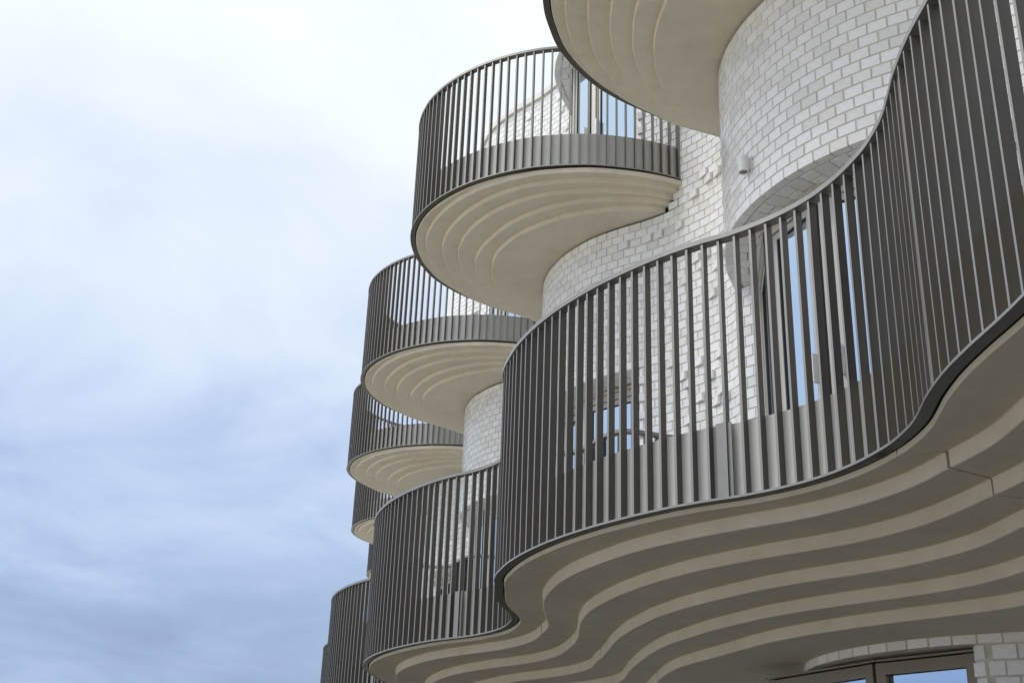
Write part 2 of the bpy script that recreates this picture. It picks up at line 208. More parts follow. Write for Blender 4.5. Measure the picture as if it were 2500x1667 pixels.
BRING=[[[1.365,8.153],[1.292,8.12],[1.218,8.088],[1.143,8.06],[1.066,8.036],[0.988,8.016],[0.91,8.0],[0.83,7.988],[0.751,7.978],[0.671,7.971],[0.59,7.968],[0.51,7.972],[0.43,7.981],[0.351,7.994],[0.273,8.011],[0.195,8.03],[0.119,8.056],[0.045,8.088],[-0.027,8.122],[-0.098,8.161],[-0.166,8.204],[-0.231,8.25],[-0.294,8.3],[-0.353,8.355],[-0.408,8.413],[-0.46,8.474],[-0.509,8.538],[-0.554,8.605],[-0.594,8.674],[-0.631,8.745],[-0.666,8.817],[-0.697,8.892],[-0.723,8.967],[-0.745,9.045],[-0.764,9.123],[-0.778,9.202],[-0.785,9.282],[-0.787,9.362],[-0.785,9.442],[-0.778,9.522],[-0.768,9.602],[-0.756,9.681],[-0.739,9.76],[-0.718,9.837],[-0.695,9.914],[-0.669,9.99],[-0.635,10.063],[-0.595,10.132],[-0.552,10.2],[-0.506,10.266],[-0.456,10.329],[-0.403,10.389],[-0.346,10.446],[-0.286,10.499],[-0.223,10.549],[-0.158,10.595],[-0.09,10.638],[-0.021,10.68],[0.047,10.722],[0.116,10.764],[0.187,10.8],[0.262,10.828],[0.339,10.853],[0.415,10.878],[0.491,10.903],[0.567,10.931]],[[1.338,8.192],[1.264,8.161],[1.19,8.132],[1.114,8.107],[1.036,8.087],[0.957,8.072],[0.878,8.061],[0.798,8.054],[0.718,8.049],[0.638,8.048],[0.558,8.052],[0.479,8.061],[0.4,8.075],[0.322,8.093],[0.244,8.113],[0.169,8.138],[0.095,8.17],[0.024,8.207],[-0.044,8.249],[-0.109,8.295],[-0.171,8.346],[-0.229,8.402],[-0.283,8.461],[-0.333,8.523],[-0.381,8.588],[-0.425,8.655],[-0.466,8.724],[-0.502,8.795],[-0.537,8.867],[-0.566,8.942],[-0.59,9.018],[-0.61,9.096],[-0.626,9.174],[-0.637,9.253],[-0.64,9.333],[-0.64,9.413],[-0.635,9.493],[-0.627,9.573],[-0.617,9.652],[-0.601,9.731],[-0.583,9.809],[-0.564,9.887],[-0.539,9.963],[-0.507,10.036],[-0.471,10.108],[-0.431,10.177],[-0.387,10.244],[-0.339,10.308],[-0.286,10.368],[-0.229,10.424],[-0.169,10.477],[-0.106,10.526],[-0.04,10.572],[0.026,10.617],[0.091,10.664],[0.157,10.709],[0.228,10.746],[0.303,10.775],[0.378,10.803],[0.453,10.831],[0.528,10.86]],[[1.312,8.245],[1.238,8.214],[1.163,8.188],[1.086,8.167],[1.008,8.152],[0.929,8.142],[0.849,8.137],[0.769,8.135],[0.69,8.136],[0.61,8.141],[0.531,8.152],[0.453,8.168],[0.376,8.188],[0.299,8.21],[0.224,8.237],[0.152,8.271],[0.083,8.311],[0.017,8.356],[-0.046,8.405],[-0.104,8.459],[-0.16,8.517],[-0.211,8.578],[-0.259,8.641],[-0.303,8.708],[-0.343,8.777],[-0.379,8.848],[-0.411,8.921],[-0.438,8.996],[-0.46,9.073],[-0.478,9.151],[-0.493,9.229],[-0.499,9.308],[-0.499,9.388],[-0.495,9.468],[-0.488,9.547],[-0.48,9.627],[-0.467,9.705],[-0.451,9.784],[-0.432,9.861],[-0.407,9.937],[-0.376,10.01],[-0.342,10.082],[-0.305,10.153],[-0.264,10.221],[-0.217,10.286],[-0.166,10.347],[-0.11,10.404],[-0.051,10.458],[0.011,10.508],[0.073,10.558],[0.134,10.609],[0.199,10.656],[0.269,10.694],[0.341,10.727],[0.415,10.758],[0.488,10.789]],[[1.285,8.267],[1.209,8.241],[1.132,8.219],[1.053,8.204],[0.973,8.197],[0.893,8.196],[0.812,8.2],[0.732,8.208],[0.653,8.219],[0.574,8.236],[0.497,8.259],[0.423,8.289],[0.35,8.323],[0.279,8.361],[0.213,8.406],[0.15,8.456],[0.09,8.51],[0.033,8.567],[-0.02,8.627],[-0.069,8.69],[-0.114,8.757],[-0.156,8.826],[-0.193,8.897],[-0.228,8.969],[-0.262,9.042],[-0.29,9.117],[-0.315,9.194],[-0.335,9.272],[-0.346,9.351],[-0.35,9.431],[-0.347,9.512],[-0.339,9.591],[-0.326,9.671],[-0.315,9.75],[-0.3,9.829],[-0.276,9.906],[-0.249,9.981],[-0.218,10.056],[-0.184,10.128],[-0.145,10.199],[-0.102,10.267],[-0.054,10.331],[-0.002,10.392],[0.056,10.448],[0.113,10.504],[0.171,10.561],[0.234,10.609],[0.304,10.649],[0.376,10.684],[0.449,10.718]],[[1.252,8.309],[1.175,8.287],[1.096,8.271],[1.016,8.265],[0.936,8.268],[0.856,8.277],[0.778,8.292],[0.7,8.312],[0.623,8.336],[0.548,8.364],[0.474,8.396],[0.404,8.434],[0.336,8.477],[0.274,8.528],[0.214,8.581],[0.154,8.635],[0.096,8.69],[0.044,8.751],[-0.003,8.816],[-0.045,8.885],[-0.084,8.955],[-0.119,9.027],[-0.151,9.101],[-0.172,9.178],[-0.189,9.256],[-0.197,9.336],[-0.201,9.416],[-0.202,9.496],[-0.201,9.577],[-0.193,9.657],[-0.184,9.736],[-0.167,9.815],[-0.147,9.892],[-0.125,9.969],[-0.098,10.045],[-0.065,10.119],[-0.028,10.19],[0.014,10.258],[0.061,10.323],[0.111,10.386],[0.16,10.449],[0.212,10.51],[0.273,10.562],[0.341,10.605],[0.411,10.644]]]
DIVI=[[0.332,7.438],[0.385,7.409],[0.441,7.38],[0.501,7.318],[0.564,7.181],[0.619,7.049],[0.681,6.95],[0.744,6.933],[0.843,6.961],[0.931,6.992]]
ALPHA, TX, TY = -0.065, -1.414, 3.607         # one bay to the next along the curved front
ZF, ZB, HR = 1.249 + EYE, 4.898 + EYE, 1.10
DOOR_F, DOOR_B = 3.40 + EYE, 7.048 + EYE
COPING = 8.17 + EYE
COURSE, BL = (DOOR_B - DOOR_F) / 52, 0.108
ZSOF = ZB - .04 - 5 * .037                    # underside of the upper balconies
def bay_mat(n):
    """rigid transform from the template bay to bay n (template is bay 1)"""
    T = np.array([[math.cos(ALPHA), -math.sin(ALPHA), TX], [math.sin(ALPHA), math.cos(ALPHA), TY], [0, 0, 1.0]])
    M3 = np.linalg.matrix_power(T, n - 1) if n >= 1 else np.linalg.matrix_power(np.linalg.inv(T), 1 - n)
    mm = Matrix.Identity(4)
    for i in range(2):
        for j in range(2): mm[i][j] = M3[i, j]
        mm[i][3] = M3[i, 2]
    return mm, M3
def tr(M3, p): p = np.atleast_2d(np.asarray(p, float)); return p @ M3[:2, :2].T + M3[:2, 2]
def resamp_n(p, n):
    p = np.asarray(p, float); d = np.r_[0, np.cumsum(np.hypot(*np.diff(p, axis=0).T))]
    s = np.linspace(0, d[-1], n); return np.c_[np.interp(s, d, p[:, 0]), np.interp(s, d, p[:, 1])]
def smooth_up(p, k=3):
    """Catmull-Rom upsampling"""
    p = np.asarray(p, float); q = np.vstack([2 * p[0] - p[1], p, 2 * p[-1] - p[-2]]); out = []
    for i in range(1, len(q) - 2):
        a, b, c, d = q[i - 1], q[i], q[i + 1], q[i + 2]
        for t in np.linspace(0, 1, k, endpoint=False):
            out.append(.5 * (2 * b + (c - a) * t + (2 * a - 5 * b + 4 * c - d) * t * t + (3 * b - a - 3 * c + d) * t ** 3))
    out.append(p[-1]); return np.array(out)
class Curve:
    def __init__(s, p):
        s.p = np.asarray(p, float); s.d = np.r_[0, np.cumsum(np.hypot(*np.diff(s.p, axis=0).T))]; s.len = s.d[-1]
        t = np.gradient(s.p, axis=0); s.t = t / np.hypot(*t.T)[:, None]
    def at(s, u):
        u = np.asarray(u, float)
        P = np.stack([np.interp(u, s.d, s.p[:, 0]), np.interp(u, s.d, s.p[:, 1])], -1)
        t = np.stack([np.interp(u, s.d, s.t[:, 0]), np.interp(u, s.d, s.t[:, 1])], -1)
        t = t / np.linalg.norm(t, axis=-1, keepdims=True); return P, t, np.stack([-t[..., 1], t[..., 0]], -1)
    def off(s, d): return s.p + np.c_[-s.t[:, 1], s.t[:, 0]] * d
    def near(s, q): return s.d[np.hypot(*(s.p - np.asarray(q)).T).argmin()]
FO = Curve(smooth_up(FOUT, 2)); BO = Curve(smooth_up(BOUT, 2)); WA = Curve(smooth_up(WALL, 2))
def _sst(x, a, b): t = np.clip((x - a) / (b - a), 0, 1); return t * t * (3 - 2 * t)
# the upper storey's bulge stands a little further back than the one below
WU = Curve(WA.p - np.c_[-WA.t[:, 1], WA.t[:, 0]] * (.060 * _sst(WA.d, .85, 1.7) * (1 - _sst(WA.d, WA.len - .75, WA.len - .1)))[:, None])
WU.d = WA.d; WU.len = WA.len
UP = np.array([.057, .018])

def sweep(curve_pts_in, curve_pts_out, z0, z1):
    """closed rectangular section swept between two plan polylines"""
    n = len(curve_pts_in); v = []; f_ = []
    for a, b in zip(curve_pts_in, curve_pts_out):
        v += [(*b, z0), (*b, z1), (*a, z1), (*a, z0)]
    for i in range(n - 1):
        for k in range(4):
            j = (k + 1) % 4; f_.append((4 * i + k, 4 * i + j, 4 * (i + 1) + j, 4 * (i + 1) + k))
    f_ += [(3, 2, 1, 0), (4 * n - 4, 4 * n - 3, 4 * n - 2, 4 * n - 1)]
    return v, f_
def strip(rows):
    """surface through rows of points (each n x 3)"""
    n = len(rows[0]); v = np.vstack(rows); f_ = []
    for r in range(len(rows) - 1):
        for i in range(n - 1): f_.append((r * n + i, (r + 1) * n + i, (r + 1) * n + i + 1, r * n + i + 1))
    return v, f_
def box_verts(x0, x1, y0, y1, z0, z1):
    v = [(x, y, z) for x in (x0, x1) for y in (y0, y1) for z in (z0, z1)]
    return v, [(0, 1, 3, 2), (4, 6, 7, 5), (0, 4, 5, 1), (2, 3, 7, 6), (0, 2, 6, 4), (1, 5, 7, 3)]
def rz(p, z): return np.c_[p, np.full(len(p), z)]

# ------------------------------------------------------------------ balcony meshes (template)
def soffit_rows(ring_up, ring, z_up, z_dn, nxt, cove):
    """riser at `ring` from z_up down to z_dn with a coved head, then the tread on to `nxt`"""
    c = Curve(ring); rows = []
    for a in (0, 25, 50, 75, 90):
        th = math.radians(a); rows.append(rz(c.off(cove * (1 - math.sin(th))), z_up - cove * (1 - math.cos(th))))
    rows.append(rz(ring, z_dn + .004)); rows.append(rz(c.off(-.004), z_dn)); rows.append(rz(nxt, z_dn))
    return rows
def rail_set(cu, z, s0, s1):
    """handrail, edge plate, kick plate of one railing along cu between s0 and s1"""
    sel = (cu.d >= s0 - 1e-6) & (cu.d <= s1 + 1e-6)
    o = lambda d: cu.off(d)[sel]
    out = {}
    v, f_ = sweep(o(-.046), o(.004), z + HR, z + HR + .021); out['handrail'] = mesh('handrail', v, f_, M_METAL, 40)
    v, f_ = sweep(o(-.034), o(.007), z - .012, z - .003); out['edge_plate'] = mesh('edge_plate', v, f_, M_METAL, 40); out['edge_plate'].materials.append(M_SHADED)
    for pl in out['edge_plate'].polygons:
        if pl.normal.z < -.5: pl.material_index = 1  # underside shade put into the plate's colour
    v, f_ = sweep(o(-.085), o(-.0345), z - .0095, z - .0008); out['gap_shade_strip'] = mesh('gap_shade_strip', v, f_, M_GAP)  # black strip stands in for the shade between plate and slab
    v, f_ = sweep(o(-.041), o(-.037), z + .001, z + .30); out['kick_plate'] = mesh('kick_plate', v, f_, M_PLATE, 40)
    return out
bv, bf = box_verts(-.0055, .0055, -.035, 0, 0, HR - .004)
BALUSTER = mesh('baluster', bv, bf, M_SHADED); BALUSTER.materials.append(M_METAL)
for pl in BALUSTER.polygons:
    if pl.normal.y > .9: pl.material_index = 1  # sides keep the darker tone as painted shade, front face lighter
def cover_mesh(cu, s0, s1, z0, z1):
    P, t, nrm = cu.at(np.linspace(s0, s1, 6))
    v, f_ = sweep(P - nrm * .014, P - nrm * .010, z0, z1); return mesh('cover_plate', v, f_, M_METAL, 40)

NR = 90
# lower balconies: one unit runs joint to joint
GAPJ = .005
def trim(p, g):
    c = Curve(p); P, _, _ = c.at(np.linspace(g, c.len - g, NR)); return P
fr = [trim(smooth_up(r_, 2), GAPJ) for r_ in FRING[1:]]
fr0 = trim(FO.off(-.044), GAPJ)
ZFR = [ZF - .030 - .056 * i for i in range(6)]
inner = trim(np.asarray(fr[4]) + np.array([1.25, .25]), 0)
f_chain = [fr0] + fr + [inner]
F_MESH = {'soffit_step': [], 'floor_slab': None}
for i in range(6):
    if i == 0:
        rows = [rz(f_chain[0], ZF - .0098), rz(f_chain[0], ZFR[0] + .003), rz(Curve(f_chain[0]).off(-.003), ZFR[0]), rz(f_chain[1], ZFR[0])]
    else:
        rows = soffit_rows(None, f_chain[i], ZFR[i - 1], ZFR[i], f_chain[i + 1], .006)
    # close the joint faces so that the gap reads as a dark slot
    v, f_ = strip(rows)
    n0 = len(v); v = list(map(tuple, v))
    for e in (0, NR - 1):
        idx = [r_ * NR + e for r_ in range(len(rows))]
        top = []
        for k in idx:
            v.append((v[k][0], v[k][1], ZF - .02)); top.append(len(v) - 1)
        for k in range(len(idx) - 1): f_.append((idx[k], idx[k + 1], top[k + 1], top[k]))
    F_MESH['soffit_step'].append(mesh('soffit_step', v, f_, M_CONC, 32))
v, f_ = strip([rz(f_chain[0], ZF - .0135), rz(inner, ZF - .0135)]); F_MESH['floor_slab'] = mesh('floor_slab', v, f_, M_FLOOR)
F_MESH.update(rail_set(FO, ZF, 0, FO.len))

# upper balconies
br0 = resamp_n(BO.off(-.044), NR); br = [resamp_n(smooth_up(r_, 2), NR) for r_ in BRING]
chord = np.array([[1.35, 8.32], [1.15, 9.4], [.95, 10.85]]); chord = resamp_n(chord, NR)
ZBR = [ZB - .030 - .0385 * i for i in range(6)]
b_chain = [br0] + br + [chord]
B_MESH = {'soffit_step': []}
for i in range(6):
    if i == 0:
        rows = [rz(b_chain[0], ZB - .0098), rz(b_chain[0], ZBR[0] + .003), rz(Curve(b_chain[0]).off(-.003), ZBR[0]), rz(b_chain[1], ZBR[0])]
    else:
        rows = soffit_rows(None, b_chain[i], ZBR[i - 1], ZBR[i], b_chain[i + 1], .005)
    v, f_ = strip(rows); B_MESH['soffit_step'].append(mesh('soffit_step', v, f_, M_CONC, 32))
v, f_ = strip([rz(b_chain[0], ZB - .0135), rz(chord, ZB - .0135)]); B_MESH['floor_slab'] = mesh('floor_slab', v, f_, M_FLOOR)
B_MESH.update(rail_set(BO, ZB, 0, BO.len))
ZSOF = ZBR[5]

ORD = {-1: 'overhead on the right', 0: 'nearest', 1: 'second nearest', 2: 'third', 3: 'fourth', 4: 'fifth', 5: 'sixth', 6: 'seventh'}
def put_balusters(root, cu, z, spacing, start, end, skip=()):
    n = int((end - start) / spacing); sp = (end - start) / n
    for i in range(n):
        s = start + (i + .5) * sp
        if any(a < s < b for a, b in skip): continue
        P, t, nrm = cu.at(s)
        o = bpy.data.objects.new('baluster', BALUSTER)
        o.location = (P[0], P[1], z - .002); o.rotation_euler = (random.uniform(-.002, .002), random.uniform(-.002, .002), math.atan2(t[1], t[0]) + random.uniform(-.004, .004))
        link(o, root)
F_LABEL = {-1: 'lower balcony at the right edge, its bars rising out of the top of the picture',
           0: 'large wavy-railed lower balcony in front with the ribbed underside filling the bottom right',
           1: 'lower balcony just left of and behind the largest front one, below the upper-floor soffits',
           2: 'lower balcony whose railing stands at the lower left against the sky',
           3: 'farthest lower balcony, a sliver of dark bars at the bottom left edge of the building',
           4: 'lower balcony hidden far down the curved front'}
B_LABEL = {-1: 'upper balcony overhead on the right, above the picture',
           0: 'uppermost balcony cut by the top edge, only its cream ribbed underside showing',
           1: 'upper balcony with the whole curved bar railing against white sky',
           2: 'upper balcony second in the row seen below and left of the largest one',
           3: 'upper balcony third in the receding row, half hidden behind lower railings',
           4: 'small upper balcony fourth in the receding row beside the sky',
           5: 'tiny farthest upper balcony just above the lower left railing'}
occl_v, occl_f = [], []
def add_occ(me, mat4):
    b = len(occl_v)
    for vv in me.vertices: occl_v.append(mat4 @ vv.co)
    for pl in me.polygons: occl_f.append([b + i for i in pl.vertices])

for n in range(-1, 4):
    M4, M3 = bay_mat(n)
    root = empty('lower_balcony', M4)
    tag(root, F_LABEL[n], 'balcony', 'wavy lower floor balconies')
    for me in F_MESH['soffit_step']: obj('soffit_step', me, root); add_occ(me, M4)
    for k in ('floor_slab', 'edge_plate', 'gap_shade_strip', 'kick_plate', 'handrail'):
        obj(k, F_MESH[k], root)
        if k in ('kick_plate', 'floor_slab'): add_occ(F_MESH[k], M4)
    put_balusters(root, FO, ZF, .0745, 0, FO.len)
    s = FO.near([-0.308, 7.901]); obj('cover_plate', cover_mesh(FO, s - .032, s + .032, ZF, ZF + .30), root)
    s = FO.near([-0.985, 10.311]); obj('cover_plate', cover_mesh(FO, s - .026, s + .026, ZF, ZF + HR), root)
for n in range(-1, 6):
    M4, M3 = bay_mat(n)
    root = empty('upper_balcony', M4)
    tag(root, B_LABEL[n], 'balcony', 'round upper floor balconies')
    for me in B_MESH['soffit_step']: obj('soffit_step', me, root); add_occ(me, M4)
    for k in ('floor_slab', 'edge_plate', 'gap_shade_strip', 'kick_plate', 'handrail'):
        obj(k, B_MESH[k], root)
        if k in ('kick_plate', 'floor_slab'): add_occ(B_MESH[k], M4)
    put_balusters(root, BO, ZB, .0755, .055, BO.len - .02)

# divider railings between neighbouring lower balconies
DV = Curve(smooth_up(np.array([[0.05, 7.27], [0.14, 7.38], [0.24, 7.44], [0.332, 7.438], [0.385, 7.409], [0.441, 7.38], [0.501, 7.318], [0.564, 7.181], [0.619, 7.049], [0.681, 6.95], [0.744, 6.933], [0.843, 6.961], [0.931, 6.992], [1.15, 7.07], [1.4, 7.18], [1.58, 7.26]]), 8))
dv = rail_set(DV, ZF, 0, DV.len)
for n in range(0, 3):
    M4, M3 = bay_mat(n)
    root = empty('divider_railing', M4)
    tag(root, {0: 'low dividing rail between terraces seen through the bars at the right edge',
               1: 'dark dividing rail curving behind the front bars below the door lintel',
               2: 'dividing rail glimpsed through the bars of the lower balcony behind the front one'}[n], 'railing', 'dividing rails between lower balconies')
    for k in ('handrail', 'edge_plate'): obj(k, dv[k], root)
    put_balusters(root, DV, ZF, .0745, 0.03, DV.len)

# ------------------------------------------------------------------ brick walls
S_NEAR = WA.near((1.0, 8.424)); S_FAR = WA.near((.500, 10.537))       # door opening in the bulge
S_SLAB = WA.near((1.27, 8.155))                                     # where the upper slab meets the wall
S_CORN = [WA.near(c_) for c_ in ((1.287, 8.12), (1.261, 8.158), (1.236, 8.209), (1.21, 8.23), (1.178, 8.27))]
FACETS = np.array([[.600, 10.37], [.44, 9.66], [.58, 9.16], [1.03, 8.74]])
FACU = FACETS + UP
def facet_hit(P, nrm, FACETS=FACETS):
    best = None
    for a, b in zip(FACETS[:-1], FACETS[1:]):
        d = b - a; A = np.array([-nrm, -d]).T
        try: s_, u_ = np.linalg.solve(A, a - P)
        except np.linalg.LinAlgError: continue
        if -.02 <= u_ <= 1.02 and s_ > 0 and (best is None or s_ < best): best = s_
    return best
hb = COURSE - .0085
def brick_mesh(name, wedge):
    bm = bmesh.new()
    L2 = (BL - .0085) / 2; y0 = -.05
    yn, yf = (.033, .004) if wedge else (.0035, .0035)
    P = [(-L2, y0), (L2, y0), (L2, yf), (-L2, yn)]
    vs_ = [[bm.verts.new((x, y, z)) for x, y in P] for z in (0, hb)]
    bm.faces.new(vs_[0][::-1]); bm.faces.new(vs_[1])
    for k in range(4):
        j = (k + 1) % 4; bm.faces.new((vs_[0][k], vs_[0][j], vs_[1][j], vs_[1][k]))
    bmesh.ops.bevel(bm, geom=[e for e in bm.edges if all(v_.co.y > y0 + .01 for v_ in e.verts)], offset=.0022, segments=1, affect='EDGES')
    me = bpy.data.meshes.new(name); bm.to_mesh(me); bm.free(); me.materials.append(M_BRICK); return me
BRICK = brick_mesh('brick', False); WEDGE = brick_mesh('brick_turned', True)

RT = RCAM.T
def project(P):
    c = (np.asarray(P) - np.array([0, 0, EYE])) @ RCAM
    return 1250 + FPX * c[..., 0] / c[..., 2], 833.5 + FPX * c[..., 1] / c[..., 2], c[..., 2]
NB = int(round(WA.len / BL)); BLW = WA.len / NB
def wall_bricks():
    """all bricks of the template bay: (s centre, length, z bottom, row, col)"""
    out = []
    k = int(math.floor((ZF - .05 - DOOR_F) / COURSE))
    while DOOR_F + (k + 1) * COURSE <= COPING + .006:
        z = DOOR_F + k * COURSE
        band = z + COURSE > ZSOF - .008 and z < ZB + .005
        door = ZF - .45 < z + .01 < DOOR_F - .01 or ZB - .1 < z + .01 < DOOR_B - .01
        for c in range(NB):
            s0 = (c + (.5 if k % 2 else 0)) * BLW; s1 = s0 + BLW
            segs = [(s0, s1)]
            if band:
                sm = S_SLAB
                for i, sc in enumerate(S_CORN):
                    if z + COURSE < ZBR[i + 1] + .022 and i < 4: sm = max(sm, S_CORN[i + 1] - .012)
                segs = [(s0, min(s1, sm))] if s0 < sm else []
            elif door:
                segs = []
                if s0 < S_NEAR: segs.append((s0, min(s1, S_NEAR)))
                if s1 > S_FAR: segs.append((max(s0, S_FAR), s1))
            for a, b in segs:
                if b - a > .03: out.append(((a + b) / 2, b - a, z + .00425, k, c))
        k += 1
    return out
TEMPLATE_BRICKS = wall_bricks()
def wall_at(s, z):
    """position on the wall, running on into the next bay past the end"""
    C_ = WU if z > ZB else WA
    if s <= WA.len: return C_.at(s)
    P, t, nrm = C_.at(s - WA.len)
    T = np.array([[math.cos(ALPHA), -math.sin(ALPHA)], [math.sin(ALPHA), math.cos(ALPHA)]])
    return T @ P + np.array([TX, TY]), T @ t, T @ nrm
TB = [(wall_at(b[0], b[2]), b) for b in TEMPLATE_BRICKS]
TBP = np.array([[*w[0], b[2] + hb / 2] for w, b in TB]); TBN = np.array([w[2] for w, b in TB]); TBT = np.array([w[1] for w, b in TB])
TBL = np.array([b[1] for w, b in TB])

# jambs of the door opening, bricked round the corner
def jamb_curve(near, WA, FACETS):
    if near:
        P, t, nrm = WA.at(S_NEAR); r = .055
        a = []
        for th in np.linspace(0, math.pi / 2, 7):
            a.append(P - nrm * r + nrm * r * math.cos(th) + t * r * math.sin(th))
        q = FACETS[-1] - (FACETS[-1] - FACETS[-2]) * .02
        a.append(a[-1] + (q - a[-1]) * .5); a.append(q)
        return Curve(a)
    P, t, nrm = WA.at(S_FAR)
    q = FACETS[0]
    return Curve([q, P + (q - P) * .5, P])
JN, JF = jamb_curve(True, WA, FACETS), jamb_curve(False, WA, FACETS)
JNU, JFU = jamb_curve(True, WU, FACU), jamb_curve(False, WU, FACU)
def jamb_bricks():
    out = []
    for cu, base, lo in ((JN, DOOR_F, ZF - .02), (JF, DOOR_F, ZF - .02), (JNU, DOOR_B, ZB), (JFU, DOOR_B, ZB)):
        if 1:
            k = -1
            while base + k * COURSE > lo - .05:
                z = base + k * COURSE; e = 0.0
                cuts = [0, .085 if k % 2 else .13, cu.len] if cu in (JN, JNU) else [0, cu.len * (.35 if k % 2 else .65), cu.len]
                if cu in (JN, JNU) and k % 2: cuts = [0, .05, .15, cu.len]
                for a, b in zip(cuts[:-1], cuts[1:]):
                    if b - a > .02: out.append((cu, (a + b) / 2, b - a, z + .00425))
                k -= 1
    return out
JB = jamb_bricks()
def joined_bricks(name, items, parent):
    """many bricks in one mesh: items of (P, t, nrm, length, z)"""
    if not items: return None
    P = np.array([i[0] for i in items]); t = np.array([i[1] for i in items]); nn = np.array([i[2] for i in items])
    Lh = (np.array([i[3] for i in items]) - .0085) / 2; z = np.array([i[4] for i in items])
    v = np.zeros((len(items), 8, 3)); q = 0
    for dz in (0, hb):
        for sx, dy in ((-1, -.05), (1, -.05), (1, .0035), (-1, .0035)):
            v[:, q, :2] = P + t * (sx * Lh)[:, None] + nn * dy; v[:, q, 2] = z + dz; q += 1
    fb = np.array([(3, 2, 1, 0), (4, 5, 6, 7), (1, 2, 6, 5), (2, 3, 7, 6), (3, 0, 4, 7)])
    f_ = (np.arange(len(items))[:, None, None] * 8 + fb).reshape(-1, 4)
    me = bpy.data.meshes.new(name); me.vertices.add(len(items) * 8); me.vertices.foreach_set('co', v.ravel())
    me.loops.add(f_.size); me.loops.foreach_set('vertex_index', f_.ravel())
    me.polygons.add(len(f_)); me.polygons.foreach_set('loop_start', np.arange(0, f_.size, 4)); me.polygons.foreach_set('loop_total', np.full(len(f_), 4))
    me.update(); me.validate(); me.materials.append(M_BRICK); me.polygons.foreach_set('use_smooth', [False] * len(me.polygons))
    return tag(obj(name, me, parent), kind='stuff')
def place_brick(me, P, t, length, z, parent):
    o = bpy.data.objects.new('brick', me); o.location = (P[0], P[1], z)
    o.rotation_euler = (0, 0, math.atan2(t[1], t[0]) + random.uniform(-.008, .008)); o.scale = ((length - .0085) / (BL - .0085), 1, 1)
    return link(o, parent)
# the wall's mortar bed as thick sheets behind the brick faces
def mortar_sheet(sel, z0, z1, d0=-.04, d1=-.0005, m_=None, name='mortar', C_=None):
    C_ = C_ or WA
    v, f_ = sweep(C_.off(d0)[sel], C_.off(d1)[sel], z0, z1); return mesh(name, v, f_, m_ or M_MORTAR, 30)
alls = np.ones(len(WA.d), bool)
# inward is the left-hand minus direction: bricks stand in front of d1
S_GAP = WA.d >= S_SLAB
MORTAR_PARTS = [
    mortar_sheet(alls, DOOR_F + .014, ZSOF - .018), mortar_sheet(alls, DOOR_B + .014, COPING, C_=WU), mortar_sheet(WA.d <= S_SLAB, ZSOF - .017, ZB + .004),
    mortar_sheet(WA.d <= S_NEAR, ZF - .05, DOOR_F + .013), mortar_sheet(WA.d >= S_FAR, ZF - .05, DOOR_F + .013),
    mortar_sheet(WA.d <= S_NEAR, ZB + .005, DOOR_B + .013, C_=WU), mortar_sheet(WA.d >= S_FAR, ZB + .005, DOOR_B + .013, C_=WU)]
GAPM = mortar_sheet(alls, ZSOF - .017, ZB + .004, -.07, -.014, M_GAP, 'shadow_gap')  # black sheet gives the gap under the slab its shade
cop_v, cop_f = sweep(WU.off(-.30), WU.off(.035), COPING + .004, COPING + .075)
COPM = mesh('coping', cop_v, cop_f, M_COPING, 40)
def jamb_mortar(cu, z0, z1):
    v, f_ = sweep(cu.off(-.03), cu.off(-.0005), z0, z1); return mesh('mortar', v, f_, M_MORTAR, 30)
# brick lining under the door heads
def soffit_bricks(z):
    WA_, FC = (WU, FACU) if z > ZB else (WA, FACETS)
    out = []; n_ = int((S_FAR - S_NEAR) / BL); step = (S_FAR - S_NEAR) / n_; g = .004
    for i in range(n_):
        a, b = S_NEAR + i * step + g, S_NEAR + (i + 1) * step - g
        (Pa, ta, na), (Pb, tb, nb) = WA_.at(a), WA_.at(b)
        ha, hb_ = facet_hit(Pa, -na, FC), facet_hit(Pb, -nb, FC)
        ha = .24 if ha is None else min(ha, .34); hb_ = .24 if hb_ is None else min(hb_, .34)
        cut = .42 if i % 2 else .68
        for c0, c1 in ((0, cut), (cut, 1)):
            quad = []
            for (P, nn, hh, c_) in ((Pa, na, ha, c0), (Pb, nb, hb_, c0), (Pb, nb, hb_, c1), (Pa, na, ha, c1)):
                d = .056 + (hh - .056) * c_ + (g if c_ == c0 else -g); quad.append(P - nn * d)
            v = [(*q, z + .001) for q in quad] + [(*q, z + .03) for q in quad]
            f_ = [(0, 1, 2, 3), (4, 7, 6, 5), (0, 4, 5, 1), (1, 5, 6, 2), (2, 6, 7, 3), (3, 7, 4, 0)]
            out.append(mesh('lintel_brick', v, f_, M_BRICK))
    return out
LINTEL = {z: soffit_bricks(z) for z in (DOOR_F, DOOR_B)}
def lintel_bed(z):
    sel = (WA.d >= S_NEAR - .02) & (WA.d <= S_FAR + .02)
    C_ = WU if z > ZB else WA
    v, f_ = sweep(C_.off(-.40)[sel], C_.off(-.041)[sel], z + .010, z + .05); return mesh('lintel_bed', v, f_, M_MORTAR, 30)
LBED = {z: lintel_bed(z) for z in (DOOR_F, DOOR_B)}

